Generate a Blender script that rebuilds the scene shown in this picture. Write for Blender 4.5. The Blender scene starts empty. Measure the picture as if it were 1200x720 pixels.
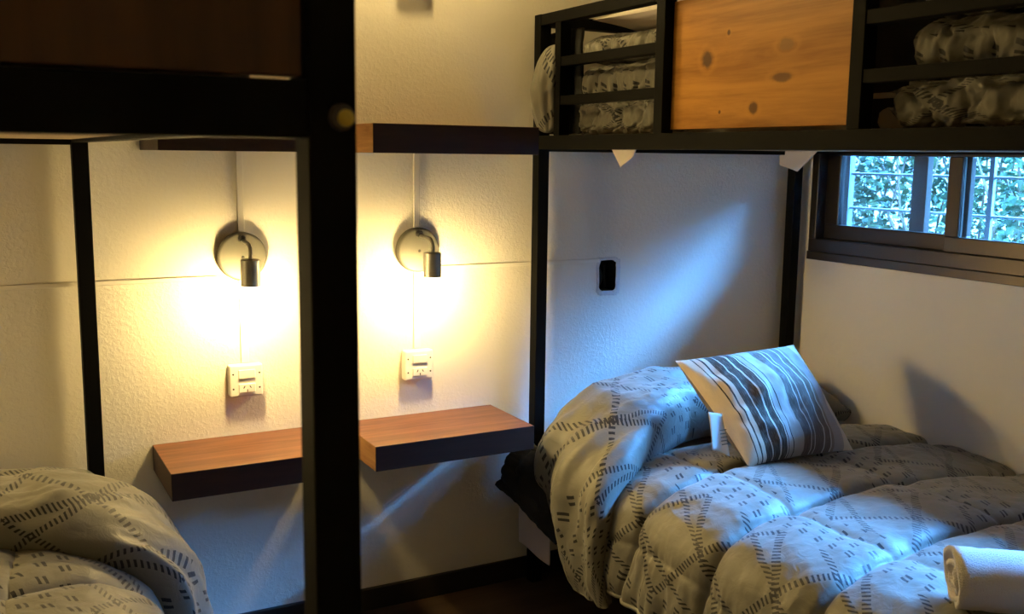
import bpy, bmesh, math, random
import numpy as np
from mathutils import Vector, Matrix, noise
random.seed(7)
C = bpy.context.scene.collection
R = math.radians

# ------------------------------------------------------------------ camera
CAM_F, PITCH, ROLL, YAW = 1174.8352, .151, .0124, .4964
CAM_LOC = Vector((0, -2.6, 1.3058))
FOCUS, FSTOP = 2.95, 10.0
# ------------------------------------------------------------------ light
SKY_COLOR, SKY_STRENGTH = (.16, .45, 1.0), 9.0            # even blue sky
GLOW_COLOR, GLOW_STRENGTH = (.10, .38, 1.0), 860.0        # the bright part of the sky over the hedge
GLOW_DIR, GLOW_COS0, GLOW_COS1 = (.62, -.24, .84), .765, .975
BULB_COLOR, BULB_STRENGTH = (1.0, .71, .28), 450.0
UPPER_BULB_STRENGTH = 430.0
EXPOSURE = 0.15

sc = bpy.context.scene
sc.view_settings.view_transform = 'Standard'
sc.view_settings.look = 'None'
sc.view_settings.gamma = 1.0
sc.view_settings.use_curve_mapping = False
sc.view_settings.exposure = EXPOSURE

rt = Vector((math.cos(YAW), -math.sin(YAW), 0)); fw = Vector((math.sin(YAW), math.cos(YAW), 0)); up = Vector((0, 0, 1))
f2 = fw*math.cos(PITCH) - up*math.sin(PITCH); u2 = up*math.cos(PITCH) + fw*math.sin(PITCH)
r3 = rt*math.cos(ROLL) + u2*math.sin(ROLL); u3 = u2*math.cos(ROLL) - rt*math.sin(ROLL)
cd = bpy.data.cameras.new('camera'); cam = bpy.data.objects.new('camera', cd); C.objects.link(cam)
mw = Matrix((r3, u3, -f2)).transposed().to_4x4(); mw.translation = CAM_LOC
cam.matrix_world = mw
cd.sensor_width = 36; cd.lens = CAM_F/1200*36; cd.clip_start = .02
cd.dof.use_dof = True; cd.dof.focus_distance = FOCUS; cd.dof.aperture_fstop = FSTOP
sc.camera = cam

w = bpy.data.worlds.new('world'); sc.world = w; w.use_nodes = True
wn = w.node_tree; bgn = wn.nodes['Background']
tc = wn.nodes.new('ShaderNodeTexCoord'); dt = wn.nodes.new('ShaderNodeVectorMath'); dt.operation = 'DOT_PRODUCT'
wn.links.new(tc.outputs['Generated'], dt.inputs[0]); dt.inputs[1].default_value = Vector(GLOW_DIR).normalized()
mr = wn.nodes.new('ShaderNodeMapRange'); mr.interpolation_type = 'SMOOTHSTEP'
wn.links.new(dt.outputs['Value'], mr.inputs[0]); mr.inputs[1].default_value = GLOW_COS0; mr.inputs[2].default_value = GLOW_COS1
cm = wn.nodes.new('ShaderNodeMix'); cm.data_type = 'RGBA'; cm.clamp_factor = False
wn.links.new(mr.outputs[0], cm.inputs[0])
cm.inputs[6].default_value = (*[c*SKY_STRENGTH for c in SKY_COLOR], 1); cm.inputs[7].default_value = (*[c*GLOW_STRENGTH for c in GLOW_COLOR], 1)
wn.links.new(cm.outputs[2], bgn.inputs[0]); bgn.inputs[1].default_value = 1

pl = bpy.data.lights.new('window_portal', 'AREA'); pl.shape = 'RECTANGLE'; pl.size = 1.95; pl.size_y = .36
pl.cycles.is_portal = True
po = bpy.data.objects.new('window_portal', pl); C.objects.link(po)
po.location = (2.69, -1.04, 1.20); po.rotation_euler = (0, R(90), 0)      # faces -X, into the room
po.rotation_euler = Vector((-1, 0, 0)).to_track_quat('-Z', 'Y').to_euler()

# ------------------------------------------------------------------ node expression helper
class X:
    def __init__(s, nt, v): s.nt, s.v = nt, v
    def _op(s, op, *o, clamp=False):
        n = s.nt.nodes.new('ShaderNodeMath'); n.operation = op; n.use_clamp = clamp
        for i, q in enumerate((s,)+o):
            q = q.v if isinstance(q, X) else q
            if isinstance(q, (int, float)): n.inputs[i].default_value = q
            else: s.nt.links.new(q, n.inputs[i])
        return X(s.nt, n.outputs[0])
    def __add__(s, o): return s._op('ADD', o)
    def __sub__(s, o): return s._op('SUBTRACT', o)
    def __mul__(s, o): return s._op('MULTIPLY', o)
    def __truediv__(s, o): return s._op('DIVIDE', o)
    def __lt__(s, o): return s._op('LESS_THAN', o)
    def __gt__(s, o): return s._op('GREATER_THAN', o)
    def fr(s): return s._op('FRACT')
    def fl(s): return s._op('FLOOR')
    def ab(s): return s._op('ABSOLUTE')
    def mx(s, o): return s._op('MAXIMUM', o)
    def mn(s, o): return s._op('MINIMUM', o)
    def sq(s): return s._op('SQRT')
    def mod2(s): return (s*.5).fr()*2
    def sm(s, a, b):
        n = s.nt.nodes.new('ShaderNodeMapRange'); n.interpolation_type = 'SMOOTHSTEP'
        s.nt.links.new(s.v, n.inputs[0]); n.inputs[1].default_value = a; n.inputs[2].default_value = b
        return X(s.nt, n.outputs[0])

def mat(name, col=(.8, .8, .8), rough=.6, metal=0., spec=.5):
    m = bpy.data.materials.new(name); m.use_nodes = True
    b = m.node_tree.nodes['Principled BSDF']
    b.inputs['Base Color'].default_value = (*col, 1); b.inputs['Roughness'].default_value = rough
    b.inputs['Metallic'].default_value = metal; b.inputs['Specular IOR Level'].default_value = spec
    return m
def nt_of(m): return m.node_tree, m.node_tree.nodes['Principled BSDF']
def coord(nt, kind='Object', scale=None):
    t = nt.nodes.new('ShaderNodeTexCoord'); o = t.outputs[kind]
    if scale:
        mp = nt.nodes.new('ShaderNodeMapping'); mp.inputs['Scale'].default_value = scale
        nt.links.new(o, mp.inputs[0]); o = mp.outputs[0]
    return o
def noise_n(nt, vec, scale, detail=4, rough=.55, dist=0):
    n = nt.nodes.new('ShaderNodeTexNoise'); n.inputs['Scale'].default_value = scale
    n.inputs['Detail'].default_value = detail; n.inputs['Roughness'].default_value = rough
    n.inputs['Distortion'].default_value = dist
    nt.links.new(vec, n.inputs['Vector']); return n.outputs['Fac']
def ramp(nt, fac, stops):
    r = nt.nodes.new('ShaderNodeValToRGB'); e = r.color_ramp.elements
    while len(e) < len(stops): e.new(.5)
    for k, (p, c) in zip(e, stops): k.position = p; k.color = (*c, 1)
    nt.links.new(fac, r.inputs[0]); return r.outputs[0]
def mix(nt, fac, a, b):
    n = nt.nodes.new('ShaderNodeMix'); n.data_type = 'RGBA'
    for s, q in ((n.inputs[0], fac), (n.inputs[6], a), (n.inputs[7], b)):
        if isinstance(q, X): q = q.v
        if isinstance(q, (tuple, list)): s.default_value = (*q, 1)
        elif isinstance(q, (int, float)): s.default_value = q
        else: nt.links.new(q, s)
    return n.outputs[2]
def bump(nt, b, h, strength=.3, dist=.01):
    n = nt.nodes.new('ShaderNodeBump'); n.inputs['Strength'].default_value = strength; n.inputs['Distance'].default_value = dist
    nt.links.new(h.v if isinstance(h, X) else h, n.inputs['Height']); nt.links.new(n.outputs[0], b.inputs['Normal'])

# ------------------------------------------------------------------ materials
def plaster(name, col, scale, strength):
    m = mat(name, col, .9, spec=.15); nt, b = nt_of(m); v = coord(nt)
    h = X(nt, noise_n(nt, v, scale, 5, .6, .4)).sm(.42, .66)*.7 + X(nt, noise_n(nt, v, scale*.22, 3))*.6
    bump(nt, b, h, strength, .006)
    f = noise_n(nt, v, 2.2, 4)
    nt.links.new(ramp(nt, f, [(.3, tuple(c*.93 for c in col)), (.7, col)]), b.inputs['Base Color'])
    return m
M_wall = plaster('rough_cream_plaster', (.86, .82, .71), 85, .2)
M_smooth = plaster('smooth_cream_plaster', (.86, .82, .73), 30, .10)
M_ceil = plaster('ceiling_paint', (.86, .83, .76), 40, .1)
M_patch = plaster('patch_plaster', (.72, .69, .64), 120, .5)
def powder():
    m = mat('black_powder_coat', (.0042, .0042, .0038), .62, spec=.06); nt, b = nt_of(m)
    v = coord(nt); bump(nt, b, noise_n(nt, v, 260, 2), .05, .002); return m
M_black = powder()
def wood(name, dark, light, axis='X', scale=1., rough=.45, knots=None):
    m = mat(name, light, rough, spec=.35); nt, b = nt_of(m)
    s = {'X': (1.1, 14, 14), 'Y': (14, 1.1, 14), 'Z': (14, 14, 1.1)}[axis]
    v = coord(nt, 'Object', tuple(k*scale for k in s))
    f = X(nt, noise_n(nt, v, 1.6, 6, .62, 1.1)); g = X(nt, noise_n(nt, v, 9, 3, .6, .3))
    fac = (f*.75 + g*.25).sm(.30, .70)
    c = ramp(nt, fac.v, [(0, dark), (.45, tuple((a+q)/2 for a, q in zip(dark, light))), (1, light)])
    if knots:
        t = nt.nodes.new('ShaderNodeSeparateXYZ'); nt.links.new(coord(nt), t.inputs[0])
        py, pz = X(nt, t.outputs[1]), X(nt, t.outputs[2]); wob = X(nt, noise_n(nt, coord(nt), 40, 3))
        for (ky, kz, ry, rz, kc) in knots:
            dy = (py-ky)/ry; dz = (pz-kz)/rz
            d = (dy*dy+dz*dz).sq() + wob*.9-.45
            c = mix(nt, (X(nt, nt.nodes.new('ShaderNodeValue').outputs[0])*0 + 1 - d.sm(.7, 1.25))*.85, c, kc)
            ring = (d.sm(1.2, 1.5)*(X(nt, nt.nodes.new('ShaderNodeValue').outputs[0])*0 + 1 - d.sm(1.6, 2.3)))*.35
            c = mix(nt, ring, c, light)
    nt.links.new(c, b.inputs['Base Color'])
    bump(nt, b, fac, .08, .003)
    return m
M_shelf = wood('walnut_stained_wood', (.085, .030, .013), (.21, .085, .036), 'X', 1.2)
M_shelf_shaded = wood('walnut_painted_shade', (.020, .008, .005), (.034, .013, .008), 'X', 1.2, .5)  # same walnut, shade of the front and underside put into the colour
M_shelf_end = wood('raw_cut_end', (.20, .09, .03), (.36, .19, .07), 'Y', 1.5, .6)
KN = (.07, .028, .008)
M_panel = wood('honey_pine', (.27, .105, .012), (.50, .235, .040), 'Y', .75, .4,
               knots=[(ky+.965, kz, a_, b_, c_) for ky, kz, a_, b_, c_ in [(-.771, 1.523, .018, .018, (.06, .03, .015)), (-1.01, 1.47, .026, .010, (.13, .06, .02)), (-1.02, 1.535, .020, .012, (.26, .13, .035)),
                      (-.93, 1.41, .014, .013, KN), (-.84, 1.575, .005, .006, KN), (-.82, 1.405, .004, .004, KN)]])
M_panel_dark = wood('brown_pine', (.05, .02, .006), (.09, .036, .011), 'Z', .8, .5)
M_floor = wood('dark_floor_boards', (.050, .030, .016), (.10, .062, .034), 'X', .7, .5)
M_base = mat('black_baseboard_paint', (.010, .008, .007), .45)
M_alu = mat('bronze_anodised_aluminium', (.075, .062, .052), .38, .75, .5)
M_bars = mat('grey_grille_paint', (.10, .115, .12), .5)
M_nickel = mat('satin_nickel', (.30, .285, .25), .42, .7)
M_plate = mat('satin_nickel_disc', (.13, .125, .10), .5, .3)
M_knuckle = mat('black_knuckle', (.012, .011, .01), .4)
M_white_pl = mat('white_plastic', (.80, .78, .72), .35)
M_slot = mat('dark_slots', (.015, .014, .013), .7)
M_trunk = mat('cream_trunking', (.86, .82, .71), .6)
M_hole = mat('black_void', (.006, .006, .006), .9)
M_wire = mat('dark_cable', (.03, .035, .032), .5)
M_lining = mat('black_lining', (.010, .0105, .011), .75)
M_mattress = mat('cream_mattress_ticking', (.62, .58, .52), .9)
M_brass = mat('brass_cap', (.62, .46, .06), .35, .2)
M_slat = mat('pale_slat_board', (.33, .24, .15), .7)
def cloth_white(name, col, sc_=60, st=.4):
    m = mat(name, col, .95, spec=.1); nt, b = nt_of(m); bump(nt, b, noise_n(nt, coord(nt), sc_, 4), st, .004)
    b.inputs['Sheen Weight'].default_value = .2; return m
M_sheet = cloth_white('white_cotton_sheet', (.66, .60, .57), 25, .15)
M_towel = cloth_white('white_terry', (.74, .70, .63), 330, 1.0)
M_tag = mat('white_label_fabric', (.50, .48, .44), .8)

def bulb_mat(name, strength):
    m = bpy.data.materials.new(name); m.use_nodes = True; nt = m.node_tree; nt.nodes.remove(nt.nodes['Principled BSDF'])
    e = nt.nodes.new('ShaderNodeEmission'); e.inputs[0].default_value = (*BULB_COLOR, 1); e.inputs[1].default_value = strength
    nt.links.new(e.outputs[0], nt.nodes['Material Output'].inputs[0]); return m
M_bulb = bulb_mat('glowing_bulb', BULB_STRENGTH)
M_bulb_up = bulb_mat('glowing_bulb_upper', UPPER_BULB_STRENGTH)
def glass():
    m = bpy.data.materials.new('window_glass'); m.use_nodes = True; nt = m.node_tree; nt.nodes.remove(nt.nodes['Principled BSDF'])
    t = nt.nodes.new('ShaderNodeBsdfTransparent'); t.inputs[0].default_value = (.93, .96, .97, 1)
    g = nt.nodes.new('ShaderNodeBsdfGlossy'); g.inputs['Roughness'].default_value = .02
    f = nt.nodes.new('ShaderNodeFresnel'); f.inputs[0].default_value = 1.45
    mx_ = nt.nodes.new('ShaderNodeMixShader')
    nt.links.new(f.outputs[0], mx_.inputs[0]); nt.links.new(t.outputs[0], mx_.inputs[1]); nt.links.new(g.outputs[0], mx_.inputs[2])
    nt.links.new(mx_.outputs[0], nt.nodes['Material Output'].inputs[0]); return m
M_glass = glass()

def duvet_mat():
    """satin grey-olive cloth, printed bands of stitched diamonds and of small double ticks (UV in metres)"""
    m = mat('printed_satin', (.25, .24, .19), .5, spec=.3); nt, b = nt_of(m)
    t = nt.nodes.new('ShaderNodeSeparateXYZ'); nt.links.new(coord(nt, 'UV'), t.inputs[0])
    wob = X(nt, noise_n(nt, coord(nt, 'UV'), 9, 2))
    u = X(nt, t.outputs[0]) + (wob-.5)*.02; v = X(nt, t.outputs[1]) + (wob-.5)*.02
    PU, PV, PER, DOT = .285, .25, .43, .145
    bu = ((u-.375)/PER).fr()*PER                    # 0..DOT ticks, DOT..PER diamonds
    dots = bu < DOT
    q = (bu-DOT)/PU
    def line(sign):
        a = q + (v/PV)*sign; o = q - (v/PV)*sign
        d = ((a+.5).fr()-.5)*.188
        return (d.ab() < .0095)*(((o*.188)/.0108 + d*30).fr() < .45)
    def line2(sign):
        a = q*2 + (v/PV)*sign + .5; o = q*2 - (v/PV)*sign
        d = ((a+.5).fr()-.5)*.11
        return (d.ab() < .0065)*(((o*.11)/.011 + d*34).fr() < .44)
    dia = line(1).mx(line(-1)).mx(line2(1))
    cu = u/.041; cv = v/.048 + (cu.fl().mod2())*.5
    fx = cu.fr()-.5; fy = cv.fr()-.5
    tick = (((fx+fy*.35).ab()-.15).ab() < .075)*(fy.ab() < (X(nt, wob.v)*0 + .20))
    mask = dots*tick + (dots*-1+1)*dia
    base = ramp(nt, noise_n(nt, coord(nt), 3, 3), [(.3, (.165, .158, .128)), (.7, (.195, .187, .150))])
    nt.links.new(mix(nt, mask, base, (.012, .012, .012)), b.inputs['Base Color'])
    b.inputs['Sheen Weight'].default_value = .15
    h = X(nt, noise_n(nt, coord(nt), 28, 3, .6, 1.2)) - mask*.35
    bump(nt, b, h, .35, .006)
    return m
M_duvet = duvet_mat()

def cushion_mat():
    m = mat('striped_woven_cotton', (.5, .45, .36), .85, spec=.15); nt, b = nt_of(m)
    t = nt.nodes.new('ShaderNodeSeparateXYZ'); nt.links.new(coord(nt, 'UV'), t.inputs[0]); u = X(nt, t.outputs[0])
    cream, brown, grey, dark = (.62, .52, .38), (.070, .052, .038), (.36, .32, .28), (.035, .032, .034)
    r = nt.nodes.new('ShaderNodeValToRGB'); r.color_ramp.interpolation = 'CONSTANT'
    S = [(0, cream), (.085, dark), (.093, cream), (.125, dark), (.133, cream), (.165, brown), (.215, (.6, .54, .44)), (.223, brown),
         (.285, (.6, .54, .44)), (.293, brown), (.345, (.6, .54, .44)), (.352, dark), (.362, grey), (.40, dark), (.408, grey), (.50, (.11, .09, .075)),
         (.565, (.55, .5, .44)), (.574, (.12, .10, .085)), (.60, (.5, .46, .4)), (.606, (.13, .105, .085)), (.69, (.55, .5, .42)), (.70, (.15, .115, .085)), (.76, (.55, .5, .42)),
         (.77, (.25, .20, .15)), (.80, grey), (.90, cream)]
    # a colour ramp holds 32 stops
    e = r.color_ramp.elements
    while len(e) < len(S): e.new(.5)
    for k, (p, c) in zip(e, S): k.position = p; k.color = (*c, 1)
    nt.links.new(u.v, r.inputs[0])
    fine = X(nt, noise_n(nt, coord(nt, 'UV', (160, 18, 1)), 1, 3))
    c = mix(nt, fine.sm(.45, .75)*.28, r.outputs[0], (.45, .4, .33))
    nt.links.new(c, b.inputs['Base Color']); bump(nt, b, fine, .25, .002)
    return m
M_cushion = cushion_mat()
M_cushion_back = cloth_white('brown_cushion_back', (.11, .085, .065), 300, .3)
def leaf_mat():
    m = mat('hedge_leaves', (.05, .08, .05), .6, spec=.2); nt, b = nt_of(m)
    o = nt.nodes.new('ShaderNodeAttribute'); o.attribute_name = 'tone'; o.attribute_type = 'GEOMETRY'
    nt.links.new(ramp(nt, o.outputs['Fac'], [(0, (.022, .045, .030)), (.5, (.034, .066, .034)), (.8, (.05, .09, .04)), (1, (.09, .11, .05))]), b.inputs['Base Color'])
    return m
M_leaf = leaf_mat()
M_twig = mat('grey_twigs', (.12, .085, .06), .8)
M_ground = plaster('garden_soil', (.05, .04, .03), 20, .6)

# ------------------------------------------------------------------ build helpers
def tag(o, label=None, cat=None, group=None, kind=None):
    for k, q in (('label', label), ('category', cat), ('group', group), ('kind', kind)):
        if q: o[k] = q
    return o
def thing(name, loc, label=None, cat=None, group=None, kind=None):
    o = bpy.data.objects.new(name, None); C.objects.link(o); o.location = loc; o.empty_display_size = .05
    return tag(o, label, cat, group, kind)
def root_loc(p):
    v = Vector((0, 0, 0))
    while p: v += p.location; p = p.parent
    return v
def link(name, me, m, parent=None, smooth=False):
    """mesh given in world coordinates; becomes local to its parent, or gets its origin at its own base"""
    o = bpy.data.objects.new(name, me); C.objects.link(o)
    for k in (m if isinstance(m, (list, tuple)) else [m]): me.materials.append(k)
    if smooth:
        for p in me.polygons: p.use_smooth = True
    if parent:
        o.parent = parent; d = root_loc(parent)
    else:
        n = len(me.vertices); a = np.empty(n*3); me.vertices.foreach_get('co', a); a = a.reshape(-1, 3)
        lo, hi = a.min(0), a.max(0); d = Vector(((lo[0]+hi[0])/2, (lo[1]+hi[1])/2, lo[2])); o.location = d
    me.transform(Matrix.Translation(-d)); me.update(); return o
def fin(name, bm, m, parent=None, smooth=False):
    me = bpy.data.meshes.new(name); bmesh.ops.recalc_face_normals(bm, faces=bm.faces); bm.to_mesh(me); bm.free()
    return link(name, me, m, parent, smooth)
def box(bm, x0, x1, y0, y1, z0, z1, bev=.0, seg=2):
    r = bmesh.ops.create_cube(bm, size=1)
    for v in r['verts']:
        v.co = ((x0+x1)/2 + v.co.x*(x1-x0), (y0+y1)/2 + v.co.y*(y1-y0), (z0+z1)/2 + v.co.z*(z1-z0))
    if bev:
        es = list({e for v in r['verts'] for e in v.link_edges})
        bmesh.ops.bevel(bm, geom=es, offset=bev, segments=seg, affect='EDGES', profile=.5)
def boxo(name, m, parent, *a, bev=.002):
    bm = bmesh.new(); box(bm, *a, bev=bev); return fin(name, bm, m, parent)
def lathe(bm, c, axis, prof, n=40):
    """profile [(radius, offset along axis)] revolved round axis through c"""
    ax = Vector(axis).normalized(); a = ax.orthogonal().normalized(); b = ax.cross(a); rings = []
    for r, h in prof:
        rings.append([bm.verts.new(Vector(c)+ax*h+(a*math.cos(2*math.pi*i/n)+b*math.sin(2*math.pi*i/n))*max(r, 1e-5)) for i in range(n)])
    for p, q in zip(rings, rings[1:]):
        for i in range(n): bm.faces.new((p[i], p[(i+1) % n], q[(i+1) % n], q[i]))
    bm.faces.new(rings[0][::-1]); bm.faces.new(rings[-1])
def tube(bm, pts, r, n=12):
    pts = [Vector(p) for p in pts]; rings = []
    for i, p in enumerate(pts):
        t = (pts[min(i+1, len(pts)-1)]-pts[max(i-1, 0)]).normalized()
        a = t.orthogonal().normalized() if i == 0 else (a-t*a.dot(t)).normalized()
        b = t.cross(a); rr = r[i] if isinstance(r, (list, tuple)) else r
        rings.append([bm.verts.new(p+(a*math.cos(2*math.pi*k/n)+b*math.sin(2*math.pi*k/n))*rr) for k in range(n)])
    for p, q in zip(rings, rings[1:]):
        for k in range(n): bm.faces.new((p[k], p[(k+1) % n], q[(k+1) % n], q[k]))
    bm.faces.new(rings[0][::-1]); bm.faces.new(rings[-1])
def grid_mesh(name, P, UV=None, closed_v=False, caps=False):
    """P: (nu, nv, 3) array of points; a smooth quad sheet with optional UV (nu, nv, 2)"""
    nu, nv = P.shape[:2]; vs = P.reshape(-1, 3); F = []; L = []
    for i in range(nu-1):
        for j in range(nv if closed_v else nv-1):
            k = (j+1) % nv
            F.append((i*nv+j, (i+1)*nv+j, (i+1)*nv+k, i*nv+k)); L.append(((i, j), (i+1, j), (i+1, j+1), (i, j+1)))
    me = bpy.data.meshes.new(name)
    nf = len(F)
    if caps:
        F.append(tuple(range(nv))[::-1]); F.append(tuple((nu-1)*nv+j for j in range(nv)))
    me.from_pydata([tuple(v) for v in vs], [], F)
    if UV is not None:
        l = me.uv_layers.new(name='UVMap'); k = 0; arr = np.zeros((len(me.loops), 2))
        for q in L:
            for (i, j) in q: arr[k] = UV[i, min(j, UV.shape[1]-1)]; k += 1
        l.data.foreach_set('uv', arr.ravel())
    return me
def fbm(x, y, z=0., o=3):
    return noise.fractal(Vector((x, y, z)), 1.0, 2.0, o)
def solidify(o, t, off=-1):
    md = o.modifiers.new('thickness', 'SOLIDIFY'); md.thickness = t; md.offset = off
    return o

# ================================================================== the room
XR, XL, YF, ZC = 2.52, -1.35, -3.6, 2.75
ZB = .066
HX0, HX1, HZ0, HZ1 = 1.713, 1.779, .885, .986          # open electrical box in the back wall
bm = bmesh.new()
def rect(bm, *p): bm.faces.new([bm.verts.new(q) for q in p])
T = .12
for (a, b_, c, d) in ((XL, HX0, 0, ZC), (HX1, XR+.2, 0, ZC), (HX0, HX1, 0, HZ0), (HX0, HX1, HZ1, ZC)):
    box(bm, a, b_, 0, T, c, d)
tag(fin('wall_back', bm, M_wall), kind='structure')
WY0, WY1, WZ0, WZ1 = -.073, -2.02, .966, 1.40             # window opening in the right wall
bm = bmesh.new()
for (a, b_, c, d) in ((WY0, 0, 0, ZC), (YF, WY1, 0, ZC), (WY1, WY0, 0, WZ0), (WY1, WY0, WZ1, ZC)):
    box(bm, XR, XR+.16, a, b_, c, d)
tag(fin('wall_right', bm, M_smooth), kind='structure')
tag(boxo('wall_left', M_smooth, None, XL-.1, XL, YF, .1, 0, ZC, bev=0), kind='structure')
tag(boxo('wall_front', M_smooth, None, XL-.1, XR+.16, YF-.1, YF, 0, ZC, bev=0), kind='structure')
tag(boxo('ceiling', M_ceil, None, XL-.1, XR+.2, YF-.1, .12, ZC, ZC+.1, bev=0), kind='structure')
tag(boxo('floor', M_floor, None, XL-.1, XR+.2, YF-.1, .12, -.1, 0, bev=0), kind='structure')
tag(boxo('baseboard_back', M_base, None, XL, XR, -.014, 0, 0, ZB, bev=.003), kind='structure')
tag(boxo('baseboard_right', M_base, None, XR-.014, XR, YF, -.016, 0, ZB, bev=.003), kind='structure')

# ------------------------------------------------------------------ window (bronze sliding sashes, outside grille)
win = thing('window_1', (XR, -1.04, WZ0), kind='structure')
xf = XR-.004
bm = bmesh.new()
box(bm, xf-.006, XR+.12, WY1, WY0, .966, .994, bev=.002)      # lower sill strip
box(bm, xf, XR+.12, WY1, WY0, .994, 1.037, bev=.002)          # track
box(bm, xf, XR+.12, WY1, WY0, WZ1-.04, WZ1, bev=.002)
box(bm, xf, XR+.12, WY0-.030, WY0, 1.037, WZ1-.04, bev=.002)
box(bm, xf, XR+.12, WY1, WY1+.03, 1.037, WZ1-.04, bev=.002)
box(bm, XR+.055, XR+.059, WY1+.03, WY0-.03, 1.037, 1.05)
fin('window_frame', bm, M_alu, win)
def sash(y0, y1, x0, x1, sw0, sw1, zb):
    bm = bmesh.new(); zt = WZ1-.04
    box(bm, x0, x1, y1, y0, 1.0375, zb, bev=.003); box(bm, x0, x1, y1, y0, zt-.045, zt, bev=.003)
    box(bm, x0, x1, y0-sw0, y0, zb, zt-.045, bev=.003); box(bm, x0, x1, y1, y1+sw1, zb, zt-.045, bev=.003)
    s = fin('sash', bm, M_alu, win)
    boxo('pane', M_glass, s, (x0+x1)/2-.002, (x0+x1)/2+.002, y1+sw1, y0-sw0, zb, zt-.045, bev=0)
sash(-.1035, -.66, XR+.034, XR+.054, .058, .05, 1.086)
sash(-.606, -1.28, XR+.004, XR+.026, .046, .046, 1.083)
sash(-1.23, -1.99, XR+.034, XR+.054, .05, .05, 1.086)
# fixed stile standing outside the panes
boxo('mullion', M_alu, win, XR+.075, XR+.10, -.475, -.420, 1.037, WZ1-.04)
gr = bmesh.new()
GX = XR+.15
for z in (1.14, 1.2555, 1.371, 1.487, 1.602): tube(gr, [(GX, WY1+.01, z), (GX, WY0-.01, z)], .0045, 8)
for y in (-.645, -1.2, -1.75): box(gr, GX-.006, GX+.006, y-.008, y+.008, 1.0, WZ1)
box(gr, GX-.012, GX+.012, -.105, -.070, 1.0, WZ1)
fin('window_grille', gr, M_bars, win)

# ------------------------------------------------------------------ garden outside
tag(boxo('ground', M_ground, None, XR+.16, 8, -8, 4, -.3, -.05, bev=0), kind='structure')
rng = np.random.default_rng(3)
NL = 66000
ctr = np.stack([4.0+.9*rng.random(NL)**1.3, rng.uniform(-2.6, 3.6, NL), 2.32*rng.random(NL)**1.1-.05], 1)
ctr[:, 0] += .12*np.sin(ctr[:, 1]*5+ctr[:, 2]*4)
d = rng.normal(size=(NL, 3)); d[:, 2] = d[:, 2]*.5-.15; d /= np.linalg.norm(d, axis=1)[:, None]
q = np.cross(d, rng.normal(size=(NL, 3))); q /= np.linalg.norm(q, axis=1)[:, None]; n_ = np.cross(d, q)
L_ = rng.uniform(.034, .062, NL)[:, None]; W_ = L_*rng.uniform(.22, .38, NL)[:, None]
vs = np.stack([ctr, ctr+d*L_*.5+q*W_+n_*W_*.3, ctr+d*L_, ctr+d*L_*.5-q*W_+n_*W_*.3], 1).reshape(-1, 3)
i4 = np.arange(NL)*4
fs = np.stack([i4, i4+1, i4+2, i4, i4+2, i4+3], 1).reshape(-1, 3)
tone = np.repeat(rng.beta(2, 2, NL), 2)
me = bpy.data.meshes.new('hedge'); me.from_pydata(vs.tolist(), [], fs.tolist())
at = me.attributes.new('tone', 'FLOAT', 'FACE'); at.data.foreach_set('value', tone)
hedge = link('hedge', me, M_leaf)
tag(hedge, 'leafy green hedge growing outside beyond the grille of the window', 'hedge', kind='stuff')
bm = bmesh.new()
for k in range(150):
    y = rng.uniform(-4, 2.5); x = rng.uniform(4.05, 4.8); p = [(x, y, -.05)]; z = -.05
    dx, dy = rng.normal(0, .06), rng.normal(0, .16)
    for s_ in range(6):
        z += .36; dx += rng.normal(0, .04); dy += rng.normal(0, .10); p.append((x+dx, y+dy, z))
    tube(bm, p, [.011-.0015*q for q in range(7)], 5)
fin('twigs', bm, M_twig, hedge)

# ------------------------------------------------------------------ open electrical box
jb = thing('junction_box', ((HX0+HX1)/2, 0, HZ0), 'open black electrical box with loose cables sunk in the wall above the right bed', 'electrical box')
bm = bmesh.new()
box(bm, HX0-.001, HX1+.001, .055, .06, HZ0-.001, HZ1+.001)
box(bm, HX0-.001, HX0+.0008, .0, .06, HZ0, HZ1); box(bm, HX1-.0008, HX1+.001, .0, .06, HZ0, HZ1)
box(bm, HX0, HX1, .0, .06, HZ0-.001, HZ0+.0008); box(bm, HX0, HX1, .0, .06, HZ1-.0008, HZ1+.001)
fin('box_shell', bm, M_hole, jb)
bm = bmesh.new(); n = 48; inner = []; outer = []; mid = []
for i in range(n):
    a = 2*math.pi*i/n; ca, sa = math.cos(a), math.sin(a)
    sx = math.copysign(abs(ca)**.35, ca); sz = math.copysign(abs(sa)**.35, sa)
    wv = .0025*fbm(ca*3, sa*3, 1)
    cx, cz = (HX0+HX1)/2+.004, (HZ0+HZ1)/2-.003
    inner.append(bm.verts.new((cx-.004+sx*(.031+wv), -.0015, cz+.003+sz*(.048+wv))))
    mid.append(bm.verts.new((cx+sx*(.040+wv), -.0035, cz+sz*(.056+wv)))); outer.append(bm.verts.new((cx+sx*(.046+wv*2), .001, cz+sz*(.062+wv*2))))
for i in range(n):
    j = (i+1) % n
    bm.faces.new((inner[i], inner[j], mid[j], mid[i])); bm.faces.new((mid[i], mid[j], outer[j], outer[i]))
fin('plaster_rim', bm, M_patch, jb, True)
for k, (pa, pb, pc) in enumerate((((1.725, .05, .975), (1.75, .012, .94), (1.735, .03, .90)), ((1.768, .05, .96), (1.742, .015, .925), (1.765, .04, .895)))):
    bm = bmesh.new(); pts = []
    for i in range(13):
        t = i/12; pts.append(Vector(pa)*(1-t)**2+Vector(pb)*2*t*(1-t)+Vector(pc)*t*t)
    tube(bm, pts, .003, 8); fin('cable', bm, M_wire, jb, True)

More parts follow.
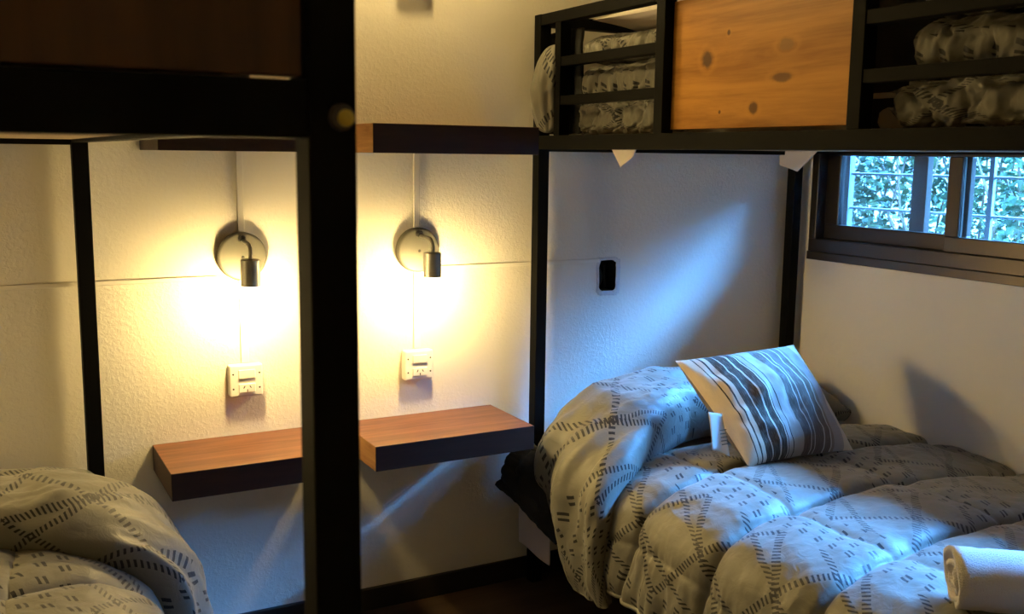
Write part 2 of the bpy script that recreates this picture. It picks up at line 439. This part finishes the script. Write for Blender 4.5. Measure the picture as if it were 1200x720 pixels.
# ------------------------------------------------------------------ surface trunking
def trunk(label, *a, group='surface cable trunking'):
    tag(boxo('cable_trunking', M_trunk, None, *a, bev=.0012), label, 'cable trunking', group)
trunk('horizontal cream cable strip running left from the left wall lamp', XL+.01, .56, -.009, 0, .979, .990)
trunk('horizontal cream cable strip from the right wall lamp to the open electrical box', 1.125, 1.711, -.009, 0, .979, .990)
for X0, sd in ((.612, 'left'), (1.099, 'right')):
    trunk(f'vertical cream cable strip above the {sd} wall lamp', X0-.0085, X0+.0085, -.007, 0, 1.095, 1.305)
    trunk(f'vertical cream cable strip between the {sd} wall lamp and its socket', X0-.010, X0+.010, -.009, 0, .758, .99)

# ------------------------------------------------------------------ shelves
def shelf(x0, x1, z0, z1, label, end=None):
    bm = bmesh.new(); box(bm, x0, x1, -.2665, -.001, z0, z1, bev=.0015)
    me = bpy.data.meshes.new('wall_shelf'); bmesh.ops.recalc_face_normals(bm, faces=bm.faces)
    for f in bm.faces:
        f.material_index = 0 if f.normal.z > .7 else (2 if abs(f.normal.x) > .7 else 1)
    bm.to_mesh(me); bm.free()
    tag(link('wall_shelf', me, [M_shelf, M_shelf_shaded, end or M_shelf_shaded]), label, 'shelf', 'thick dark wooden wall shelves')  # shelves without a raw end get shade painted on the ends too
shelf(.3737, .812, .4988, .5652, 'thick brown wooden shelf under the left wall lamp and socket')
shelf(.874, 1.3386, .4988, .5652, 'thick brown wooden shelf under the right wall lamp, beside the right bed', M_shelf_end)
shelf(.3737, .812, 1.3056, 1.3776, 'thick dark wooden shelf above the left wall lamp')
shelf(.874, 1.3386, 1.3056, 1.3776, 'thick dark wooden shelf above the right wall lamp, level with the upper bunk', M_shelf_end)

# ------------------------------------------------------------------ wall lamps
def sconce(x, z, label, bm_):
    t = thing('wall_lamp', (x, 0, z-.07), label, 'wall lamp', 'wall lamps with bare bulbs')
    bm = bmesh.new(); lathe(bm, (x, 0, z), (0, -1, 0), [(.060, .0002), (.0625, .003), (.0625, .019), (.0605, .023), (.057, .0245)], 64)
    fin('back_plate', bm, M_plate, t, False)
    bm = bmesh.new(); lathe(bm, (x, -.024, z-.002), (0, -1, 0), [(.0042, 0), (.0042, .002), (.003, .0032)], 16); fin('screw', bm, M_knuckle, t)
    bm = bmesh.new(); lathe(bm, (x-.002, -.0245, z+.046), (0, -1, 0), [(.009, 0), (.009, .012), (.007, .016)], 20); fin('knuckle', bm, M_knuckle, t, False)
    bm = bmesh.new(); pts = [(x-.002, -.036, z+.042)]
    for i in range(11):
        a = math.pi/2*i/10; pts.append((x-.006, -.100-.032*math.sin(a), z+.014+.026*math.cos(a)))
    pts.append((x-.008, -.132, z+.004)); tube(bm, pts, .0052, 14); fin('arm', bm, M_nickel, t, True)
    bm = bmesh.new()
    lathe(bm, (x-.008, -.132, z+.003), (0, 0, -1), [(.0215, -.001), (.0238, .001), (.0238, .066), (.0222, .0662), (.0222, .02), (.001, .02)], 48)
    fin('socket_cup', bm, M_nickel, t, False)
    bm = bmesh.new()
    prof = [(.012, .022), (.013, .045)] + [(.025*math.sin(math.pi*k/12), .081-.025*math.cos(math.pi*k/12)) for k in range(2, 13)]
    lathe(bm, (x-.008, -.132, z+.003), (0, 0, -1), prof, 20); fin('bulb', bm, bm_, t, True)
    return t
sconce(.610, 1.0385, 'lit wall lamp with round nickel plate above the left lower shelf', M_bulb)
sconce(1.099, 1.0385, 'lit wall lamp with round nickel plate above the right lower shelf', M_bulb)
sconce(-.50, 1.0385, 'added lit wall lamp, out of view on the back wall over the left lower bunk', M_bulb)  # added out of view to brighten the wall left of the bunk post
sconce(.610, 2.125, 'lit wall lamp high up above the left upper shelf', M_bulb_up)
sconce(1.099, 2.125, 'lit wall lamp high up above the right upper shelf', M_bulb_up)

# ------------------------------------------------------------------ switch and socket boxes
def outlet(x, z, label):
    t = thing('wall_socket', (x, 0, z), label, 'wall socket', 'white switch and socket boxes')
    w_, h_ = .086, .084; x0, x1 = x-w_/2, x+w_/2
    boxo('box', M_white_pl, t, x0, x1, -.030, -.0002, z, z+h_, bev=.004)
    boxo('switch', M_white_pl, t, x-.021, x+.023, -.0345, -.0295, z+.048, z+.072, bev=.002)
    s = boxo('socket', M_white_pl, t, x-.021, x+.023, -.0340, -.0295, z+.011, z+.035, bev=.002)
    for (dx, dz, ang) in ((-.007, .026, 30), (.009, .026, -30), (.001, .0165, 0)):
        bm = bmesh.new(); box(bm, -.0011, .0011, -.0005, .0005, -.0036, .0036)
        bmesh.ops.transform(bm, matrix=Matrix.Translation((x+dx, -.0341, z+dz)) @ Matrix.Rotation(R(ang), 4, 'Y'), verts=bm.verts)
        fin('slot', bm, M_slot, s)
    for dx in (-.034, .034):
        for dz in (.022, .061):
            bm = bmesh.new(); lathe(bm, (x+dx, -.0298, z+dz), (0, -1, 0), [(.0024, 0), (.0024, .0008), (.0015, .0012)], 12); fin('screw', bm, M_slot, t)
outlet(.609, .673, 'white switch and socket box above the left lower shelf')
outlet(1.096, .671, 'white switch and socket box above the right lower shelf')
outlet(1.096, 1.757, 'white switch and socket box high on the wall above the right upper shelf')

# ================================================================== bunk beds
PW = .036
def bunk(side, x_edge, x_wall, y_foot, label):
    """x_edge: outer face of the room-side posts; x_wall: face of the wall-side posts"""
    sg = 1 if x_wall > x_edge else -1
    t = thing('bunk_bed', ((x_edge+x_wall)/2, y_foot/2, 0), label, 'bunk bed', 'black steel bunk beds')
    xa = sorted((x_edge, x_edge+sg*PW)); xb = sorted((x_wall, x_wall-sg*PW))
    ZT = 1.70
    for (p, q) in (xa, xb):
        for (y0, y1) in ((-.024-PW, -.024), (y_foot, y_foot+PW)):
            boxo('post', M_black, t, p, q, y0, y1, .0, ZT, bev=.002)
    yl0, yl1 = y_foot+PW, -.024-PW
    for (p, q) in (xa, xb):
        boxo('side_rail', M_black, t, p, q, yl0, yl1, 1.3215, 1.3605, bev=.0015)
        boxo('side_rail', M_black, t, p+.002, q-.002, yl0, yl1, .20, .245, bev=.0015)
    xm0, xm1 = min(xa[1], xb[1]), max(xa[0], xb[0])
    for (y0, y1) in ((y_foot+.001, y_foot+PW-.001), (-.024-PW+.001, -.025)):
        boxo('end_rail', M_black, t, xm0, xm1, y0, y1, 1.3155, 1.3565, bev=.0015)
        boxo('end_rail', M_black, t, xm0, xm1, y0, y1, .20, .245, bev=.0015)
        boxo('end_rail', M_black, t, xm0, xm1, y0, y1, 1.668, 1.699, bev=.0015)
    boxo('slat_base', M_slat, t, xm0, xm1, yl0, yl1, 1.328, 1.346, bev=.001)
    boxo('slat_base', M_slat, t, xm0, xm1, yl0, yl1, .215, .235, bev=.001)
    gp = [xa[0]+.003, xa[1]-.003]
    boxo('guard_rail', M_black, t, xa[0]+.001, xa[1]-.001, yl0, yl1, 1.668, 1.699, bev=.0015)
    for (y0, y1) in ((-.169, -.139), (-.641, -.607), (-1.246, -1.214)):
        boxo('guard_upright', M_black, t, gp[0]-.002, gp[1]+.002, y0, y1, 1.3605, 1.668, bev=.0015)
    for (y0, y1) in ((-.607, -.169), (yl0, -1.246)):
        for (z0, z1) in ((1.4435, 1.4685), (1.5485, 1.5745)):
            boxo('guard_rail', M_black, t, gp[0], gp[1], y0, y1, z0, z1, bev=.0015)
    pm = M_panel
    px = sorted((x_edge+sg*.026, x_edge+sg*.046))
    boxo('wood_panel', pm, t, px[0], px[1], -1.213, -.643, 1.369, 1.664, bev=.001)
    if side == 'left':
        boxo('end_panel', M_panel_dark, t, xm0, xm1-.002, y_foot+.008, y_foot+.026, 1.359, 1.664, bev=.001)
        bm = bmesh.new(); bx, bz = x_edge-PW*.5+.006, 1.331
        lathe(bm, (bx, y_foot+.0005, bz), (0, -1, 0), [(.0098, 0), (.0098, .0025), (.0075, .004)], 32); s = fin('bolt', bm, M_alu, t)
        bm = bmesh.new(); lathe(bm, (bx+.0022, y_foot-.0034, bz-.0006), (0, -1, 0), [(.0062, 0), (.0060, .002), (.003, .0032)], 24); fin('bolt_cap', bm, M_brass, s)
    return t
XE = 1.4570; XEL = .2182+.0345
FOOT = -1.93; FOOTL = -1.893
bunk('right', XE, 2.488, FOOT, 'black steel bunk bed in the corner under the window, with orange pine guard panel')
bunk('left', XEL, XEL-1.034, FOOTL, 'black steel bunk bed at the left with dark end panel, closest to the camera')

# ------------------------------------------------------------------ mattresses
def mattress(x0, x1, y0, y1, z0, z1, label):
    bm = bmesh.new(); box(bm, x0, x1, y0, y1, z0, z1, bev=.03, seg=4); tag(fin('mattress', bm, M_mattress, None, True), label, 'mattress', 'bunk mattresses')
mattress(1.515, 2.46, -1.86, -.065, .236, .425, 'mattress under the patterned duvet of the right lower bunk')
mattress(1.585, 2.46, -1.86, -.065, 1.347, 1.425, 'mattress of the right upper bunk behind the pine guard panel')
mattress(-.745, .202, -1.83, -.065, .236, .425, 'mattress under the patterned duvet of the left lower bunk')
mattress(-.745, .202, -1.83, -.065, 1.347, 1.425, 'mattress of the left upper bunk behind the dark end panel')

# ------------------------------------------------------------------ duvets on the lower bunks
def resample(pts, n):
    pts = np.array(pts, float); d = np.r_[0, np.cumsum(np.linalg.norm(np.diff(pts, axis=0), axis=1))]
    # smooth (Catmull-Rom) then even arc length
    out = []
    P = np.vstack([2*pts[0]-pts[1], pts, 2*pts[-1]-pts[-2]])
    for i in range(1, len(P)-2):
        for t in np.linspace(0, 1, 24, endpoint=False):
            a, b, c, e = P[i-1], P[i], P[i+1], P[i+2]
            out.append(.5*((2*b)+(c-a)*t+(2*a-5*b+4*c-e)*t*t+(3*b-a-3*c+e)*t**3))
    out.append(pts[-1]); out = np.array(out)
    d = np.r_[0, np.cumsum(np.linalg.norm(np.diff(out, axis=0), axis=1))]
    s = np.linspace(0, d[-1], n); return np.stack([np.interp(s, d, out[:, k]) for k in range(out.shape[1])], 1), s

PROFILE = [(2.512, .458), (2.35, .476), (2.1, .484), (1.8, .484), (1.62, .475), (1.52, .452), (1.455, .41), (1.425, .35), (1.412, .27), (1.400, .185)]
def duvet(label, fx, seed, lab_l, hs=1.0, bulge=0.):
    """fx maps the right bed's x to this bed's x (identity, or a mirror)"""
    t = thing('duvet', (fx(2.0), -1.0, .25), label, 'duvet', 'patterned quilted duvets on the lower bunks')
    nu, nv = 230, 300
    prof, s = resample(PROFILE, nu); smax = s[-1]
    tang = np.gradient(prof, axis=0); tang /= np.linalg.norm(tang, axis=1)[:, None]
    nor = np.stack([tang[:, 1], -tang[:, 0]], 1)
    if nor[5, 1] < 0: nor = -nor
    vv = np.linspace(-.42, -1.90, nv)
    seam_v = np.array([-.05, -.34, -.615, -.905, -1.215, -1.52, -1.83, -2.14]); seam_s = np.array([-.2, .06, .455, .83, 1.168, 1.5])
    P = np.zeros((nu, nv, 3)); UV = np.zeros((nu, nv, 2))
    for i in range(nu):
        side = min(1, max(0, (s[i]-1.0)/.22))
        for j in range(nv):
            v = vv[j]
            sv = v + .018*math.sin(s[i]*7+seed) + .012*fbm(s[i]*4, v*3, seed)
            ss = s[i] + .014*math.sin(v*9+seed*2)
            dv = np.abs(seam_v-sv).min(); ds = np.abs(seam_s-ss).min()
            low = 1 if s[i] > 1.17 else 0
            h = .027*(1-math.exp(-dv/.020)) + .011*(1-math.exp(-ds/.016)) - .024 - .006*math.exp(-(dv/.006)**2)
            h += .010*fbm(s[i]*3, v*3, seed+5) + .004*fbm(s[i]*16, v*16, seed+9)
            # gathers hanging on the side
            h += side*(.0055+.010*low)*fbm(s[i]*2.2, v*17, seed+2) + side*.004*fbm(s[i]*9, v*34, seed+3)
            # puckers along seams
            h += .006*math.exp(-ds/.05)*fbm(s[i]*5, v*55, seed+1)*side
            edge = max(0, (s[i]-(smax-.05))/.05)
            h -= .012*edge**2
            lift = -.020*side*max(0, min(1, (v+.55)/.15)) + .035*side*max(0, (-v-.45))*max(0, (s[i]-1.1))
            x = prof[i, 0]+nor[i, 0]*h; z = prof[i, 1]+nor[i, 1]*h + lift
            P[i, j] = (fx(x), v, z); UV[i, j] = (smax-s[i]+.02*math.sin(v*3), v)
    UV[:, :, 0] = (s[:, None]*np.ones((1, nv)))
    me = grid_mesh('quilt', P, UV); o = link('quilt', me, M_duvet, t, True); solidify(o, .012, -1)
    # piped hem
    bm = bmesh.new(); tube(bm, [tuple(P[-1, j]) for j in range(0, nv, 3)], .006, 8); fin('piping', bm, M_duvet_plain, t, True)
    # folded-over head end: a thick roll that drops over the side
    prof2, s2 = resample(PROFILE[:-1]+[(1.404, .20), (1.405, .15)], 170); sm2 = s2[-1]
    tg = np.gradient(prof2, axis=0); tg /= np.linalg.norm(tg, axis=1)[:, None]; nr = np.stack([tg[:, 1], -tg[:, 0]], 1)
    if nr[5, 1] < 0: nr = -nr
    nc = 96; P = np.zeros((170, nc, 3)); UV = np.zeros((170, nc, 2))
    for i in range(170):
        si = s2[i]
        yf_ = np.interp(si, [0, .4, .7, .86, 1.0, 1.12, 1.25, sm2], [-.30, -.29, -.34, -.42, -.50, -.53, -.53, -.56])
        yb_ = np.interp(si, [0, .8, .98, 1.06, 1.14, 1.25, sm2], [-.04, -.05, -.07, -.13, -.24, -.34, -.42])
        H = np.interp(si, [0, .10, .3, .7, .9, 1.05, 1.15, 1.25, sm2], [.05, .10, .135, .175, .160, .105, .068, .050, .032])*(hs+(1-hs)*min(1, max(0, (si-.85)/.35))) + bulge*min(1, max(0, (si-.85)/.35))
        for k in range(nc):
            top = k < nc*.78
            if top:
                q = k/(nc*.78-1); a = math.pi*q
                cy = math.cos(a); sy = math.sin(a)
                yy = -math.copysign(abs(cy)**.75, cy); hh = abs(sy)**.62
                y = (yf_+yb_)/2 + yy*(yb_-yf_)/2
                skew = (.035 if hs == 1 else .085)*hh*(1-q)            # front lip leans forward
                y -= skew
                n_ = H*hh
            else:
                q = (k-nc*.78)/(nc*.22); y = yb_+(yf_-yb_)*q; n_ = -.012
            wr = .016*fbm(si*2.4, y*9, seed+20)+.008*fbm(si*6+y*9, y*18-si*6, seed+21)+.004*fbm(si*18, y*30, seed+22)
            rid = .012*math.sin(y*42+si*9+seed)*min(1, max(0, (si-.85)/.3))
            if top: n_ += (wr+rid)*min(1, math.sin(math.pi*min(1, max(0, (k/(nc*.78)))))*2)
            P[i, k] = (fx(prof2[i, 0]+nr[i, 0]*n_), y, prof2[i, 1]+nr[i, 1]*n_)
            UV[i, k] = (si+.13, -(k/nc)*.75+.1)
    me = grid_mesh('folded_end', P, UV, closed_v=True, caps=True); link('folded_end', me, M_duvet, t, True)
    if not lab_l: return t
    # black lining showing where the fold turns over the edge
    cs = np.array([[(1.405, -.10, .475), (1.42, -.22, .45), (1.440, -.33, .40)], [(1.345, -.10, .425), (1.375, -.20, .375), (1.415, -.32, .305)],
                   [(1.312, -.11, .350), (1.352, -.20, .290), (1.398, -.30, .222)]], float)
    n = 40; P = np.zeros((n, n, 3))
    for i in range(n):
        for j in range(n):
            a, b = i/(n-1)*2, j/(n-1)*2; ia, ib = min(1, int(a)), min(1, int(b)); a -= ia; b -= ib
            p = (cs[ia, ib]*(1-a)+cs[ia+1, ib]*a)*(1-b)+(cs[ia, ib+1]*(1-a)+cs[ia+1, ib+1]*a)*b
            k = .014*fbm(i/9, j/9, seed)
            P[i, j] = (fx(p[0]-k), p[1], p[2]+k*.6)
    o = link('lining', grid_mesh('lining', P), M_lining, t, True); solidify(o, .018, 0); o['label'] = lab_l
    return t
M_duvet_plain = mat('plain_satin_piping', (.25, .24, .19), .6)
duvet('grey patterned quilted duvet spread on the right lower bunk, head end folded over', lambda x: x, 1.0, 'black lining')
duvet('grey patterned quilted duvet on the left lower bunk, cut by the photo corner', lambda x: XEL-(x-XE), 4.0, None, .72, .055)

# hanging sheet corner by the head of the right lower bunk
def cloth_sheet(name, corners, m, parent, nn=24, amp=.004, fold=7, thick=.003):
    a, b, c, d = [np.array(q, float) for q in corners]; P = np.zeros((nn, nn, 3))
    for i in range(nn):
        for j in range(nn):
            u, v = i/(nn-1), j/(nn-1); p = (a*(1-u)+b*u)*(1-v)+(d*(1-u)+c*u)*v
            k = amp*math.sin(u*fold+v*3)*(.3+v)
            P[i, j] = p+np.array((-k*.5, -k, 0))
    return solidify(link(name, grid_mesh(name, P), m, parent, True), thick, 0)
def sheet(label, slab, flaps, group):
    bm = bmesh.new(); box(bm, *slab, bev=.008, seg=3)
    o = fin('bed_sheet', bm, M_sheet, None, False); tag(o, label, 'bed sheet', group)
    for f in flaps: cloth_sheet('hanging_corner', f, M_sheet, o)
    return o
sheet('white sheet hanging in a limp corner below the duvet of the right lower bunk', (1.512, 2.463, -1.86, -.062, .426, .432),
      [((1.395, -.085, .30), (1.395, -.27, .27), (1.385, -.285, .155), (1.385, -.105, .165))], 'white bed sheets')
sheet('white sheet of the right upper bunk with corners hanging below the black rail', (1.582, 2.463, -1.86, -.062, 1.426, 1.431),
      [((1.505, -.345, 1.345), (1.505, -.482, 1.345), (1.503, -.47, 1.306), (1.503, -.41, 1.276)),
       ((2.41, -.02, 1.345), (2.39, -.235, 1.345), (2.395, -.13, 1.262), (2.405, -.035, 1.282))], 'white bed sheets')

# ------------------------------------------------------------------ bedding of the upper right bunk
def bundle(label, y0, y1, rows, seed, gath):
    """a comforter folded in soft layers, gathered and pressed against the guard rails"""
    t = thing('folded_comforter', (1.7, (y0+y1)/2, 1.364), label, 'comforter', 'patterned comforters on the upper bunk')
    for r_, (x0, x1, za, zb, ys) in enumerate(rows):
        nu, nc = 190, 72; P = np.zeros((nu, nc, 3)); UV = np.zeros((nu, nc, 2))
        for i in range(nu):
            q = i/(nu-1); y = y0+ys+(y1-y0-ys)*q
            e = min(1, (min(q, 1-q)*abs(y1-y0))/.035); e = max(.02, e)**.5
            for k in range(nc):
                a = 2*math.pi*k/nc; ca, sa = math.cos(a), math.sin(a)
                rx = math.copysign(abs(ca)**.55, ca); rz = math.copysign(abs(sa)**.62, sa)
                hx = (x1-x0)/2; hz = (zb-za)/2
                g = gath*(fbm(y*22+za*3, sa*1.2+ca, seed+r_*7)+.6*fbm(y*46+sa*2, sa*2, seed+r_*3+1))
                g -= gath*1.5*(1-abs(math.sin(y*30+sa*1.1+seed+3*fbm(y*4, sa*.8, seed+r_))))**3
                wv = .010*fbm(y*5, r_, seed)
                P[i, k] = (min((x0+x1)/2+(rx*hx-math.copysign((1-e)*.03, ca))+math.copysign(min(1, abs(ca)*3), ca)*g, 9), y, (za+zb)/2+rz*hz*(.35+.65*e)+sa*g*.5+wv)
                UV[i, k] = (.35+a/(2*math.pi)*.62+r_*.17, y*1.0+r_*.3)
        link('fold', grid_mesh('fold', P, UV, closed_v=True, caps=True), M_duvet, t, True)
    return t
b1 = bundle('patterned comforter folded in layers at the head of the right upper bunk', -.176, -.63,
            [(1.503, 1.572, 1.364, 1.452, 0), (1.503, 1.98, 1.438, 1.558, -.004), (1.508, 1.96, 1.548, 1.632, -.006)], 2.0, .008)
def gap_backing(t, y0, y1, x, z0, z1, seed):  # black sheet added behind the guard gaps to keep them dark
    n = 30; P = np.zeros((n, n, 3))
    for i in range(n):
        for j in range(n): P[i, j] = (x+.008*fbm(i/6, j/9, seed), y0+(y1-y0)*i/(n-1), z0+(z1-z0)*j/(n-1))
    o = solidify(link('lining', grid_mesh('lining', P), M_lining, t, True), .01, 0); o['label'] = 'black sheet added behind the rail gap'
gap_backing(b1, -.028, -.20, 1.512, 1.366, 1.652, 1)
P = np.zeros((60, 48, 3)); UV = np.zeros((60, 48, 2))
for i in range(60):
    for k in range(48):
        th = math.pi*i/59; ph = 2*math.pi*k/48
        z = math.cos(th); r_ = math.sin(th)**.8
        g = 1+.10*fbm(ph*2, z*2, 3)+.06*math.sin(ph*9+z*3)
        P[i, k] = (1.476+.046*r_*math.cos(ph)*g-.012*(1-abs(z)), -.093+.052*r_*math.sin(ph)*g+.012*z*-1.6, 1.490+.122*z)
        UV[i, k] = (.55+ph*.04, z*.12)
link('bulging_corner', grid_mesh('bulging_corner', P, UV, closed_v=True, caps=True), M_duvet, b1, True)
b2 = bundle('dark gathered comforter behind the guard rails to the right of the pine panel', -1.262, -1.87,
       [(1.505, 1.572, 1.364, 1.448, 0), (1.508, 1.98, 1.44, 1.562, -.03), (1.512, 1.96, 1.552, 1.65, -.05)], 6.0, .011)

gap_backing(b2, -1.10, -1.45, 1.59, 1.366, 1.66, 4)

# ------------------------------------------------------------------ cushions and pillows
def pillow_mesh(name, TL, TR, BR, BL, puff, n=56, UVm=True, seed=0., pinch=.10, wr=.006, back=1.0):
    TL, TR, BR, BL = [Vector(q) for q in (TL, TR, BR, BL)]
    nrm = ((TR-TL).cross(BL-TL)).normalized()
    out = []
    for sgn in (1, -1):
        P = np.zeros((n, n, 3)); UV = np.zeros((n, n, 2))
        for i in range(n):
            for j in range(n):
                u, v = i/(n-1), j/(n-1)
                pu = u+pinch*(.5-u)*2*(4*v*(1-v))*.5*(1-4*u*(1-u))**1 ; pv = v+pinch*(.5-v)*2*(4*u*(1-u))*.5*(1-4*v*(1-v))
                p = (TL*(1-pu)+TR*pu)*(1-pv)+(BL*(1-pu)+BR*pu)*pv
                h = puff*((4*u*(1-u))**.55*(4*v*(1-v))**.55)
                f = min(1, 8*min(u, 1-u, v, 1-v)+.0)
                h += f*(wr*fbm(u*3.5, v*3.5, seed+sgn)+wr*.5*fbm(u*9+v*3, v*4, seed+3))
                P[i, j] = p+nrm*(h*sgn*(1 if sgn > 0 else back)); UV[i, j] = (u, v)
        me = grid_mesh(name, P, UV if UVm else None)
        if sgn < 0: me.flip_normals()
        out.append(me)
    return out, nrm
TLc, TRc, BRc, BLc = (1.708, -.405, .742), (2.150, -.405, .753), (2.135, -.672, .500), (1.768, -.655, .498)
(mf, mb), nc_ = pillow_mesh('cushion', TLc, TRc, BRc, BLc, .082, seed=2.0, wr=.011, pinch=.05)
if nc_.y > 0: mf, mb = mb, mf
cu = thing('cushion', (1.94, -.54, .50), 'square striped cushion propped on the folded duvet of the right lower bunk', 'cushion')
link('front_cover', mf, M_cushion, cu, True); link('back_cover', mb, M_cushion_back, cu, True)
tagm = cloth_sheet('care_label', ((1.715, -.548, .628), (1.752, -.560, .622), (1.742, -.610, .520), (1.700, -.590, .535)), M_tag, cu, 12, .004, 5, .0012)
tagm['label'] = 'small white care label'
bm = bmesh.new()
for k in range(5):
    z = .588-.009*k; box(bm, 1.716, 1.738-.003*(k % 2), -.5935-.0045*k*.6-.004, -.5925-.0045*k*.6-.004, z, z+.0022)
fin('printed_lines', bm, M_slot, tagm)

(ma, mb), _ = pillow_mesh('pillow', (1.53, -.215, 1.672), (1.53, -.66, 1.672), (1.95, -.66, 1.66), (1.95, -.215, 1.66), .042, seed=5.0, wr=.004)
pi_ = thing('pillow', (1.74, -.44, 1.62), 'pale pillow lying on the folded comforter at the head of the right upper bunk', 'pillow')
link('top_cover', ma, M_sheet, pi_, True); link('bottom_cover', mb, M_sheet, pi_, True)

# ------------------------------------------------------------------ rolled towel
ang = R(-40); ax = Vector((math.cos(ang), math.sin(ang), 0)); pr = Vector((-ax.y, ax.x, 0))
if pr.y < 0: pr = -pr
TW = Vector((1.572, -1.440, .479)); RAD, TURN, nseg, nl = .068, 4.2, 260, 26
P = np.zeros((nseg, nl, 3)); UV = np.zeros((nseg, nl, 2))
for i in range(nseg):
    q = i/(nseg-1); th = 2*math.pi*TURN*q - .9; r_ = .010+(RAD-.010)*q**.85
    for j in range(nl):
        l = j/(nl-1); sh = .010*math.sin(th*.5+1)*(1 if j == 0 else (.6 if j == 1 else 0))+.006*fbm(th*.7, l*4, 1)
        rr = r_*(1+.02*fbm(th, l*3, 8)); flat = .93
        band = .0018*(1 if (.10 < l < .13 or .36 < l < .39) else 0)
        p = TW+Vector((0, 0, RAD*flat))+ax*(l*.36+(sh if j < 2 else 0))+pr*((rr-band)*math.cos(th))+Vector((0, 0, (rr-band)*math.sin(th)*flat))
        P[i, j] = p
o = link('towel', grid_mesh('towel', P), M_towel, None, True); solidify(o, .0105, -1)
tag(o, 'rolled white terry towel lying on the foot of the right bed duvet', 'towel')
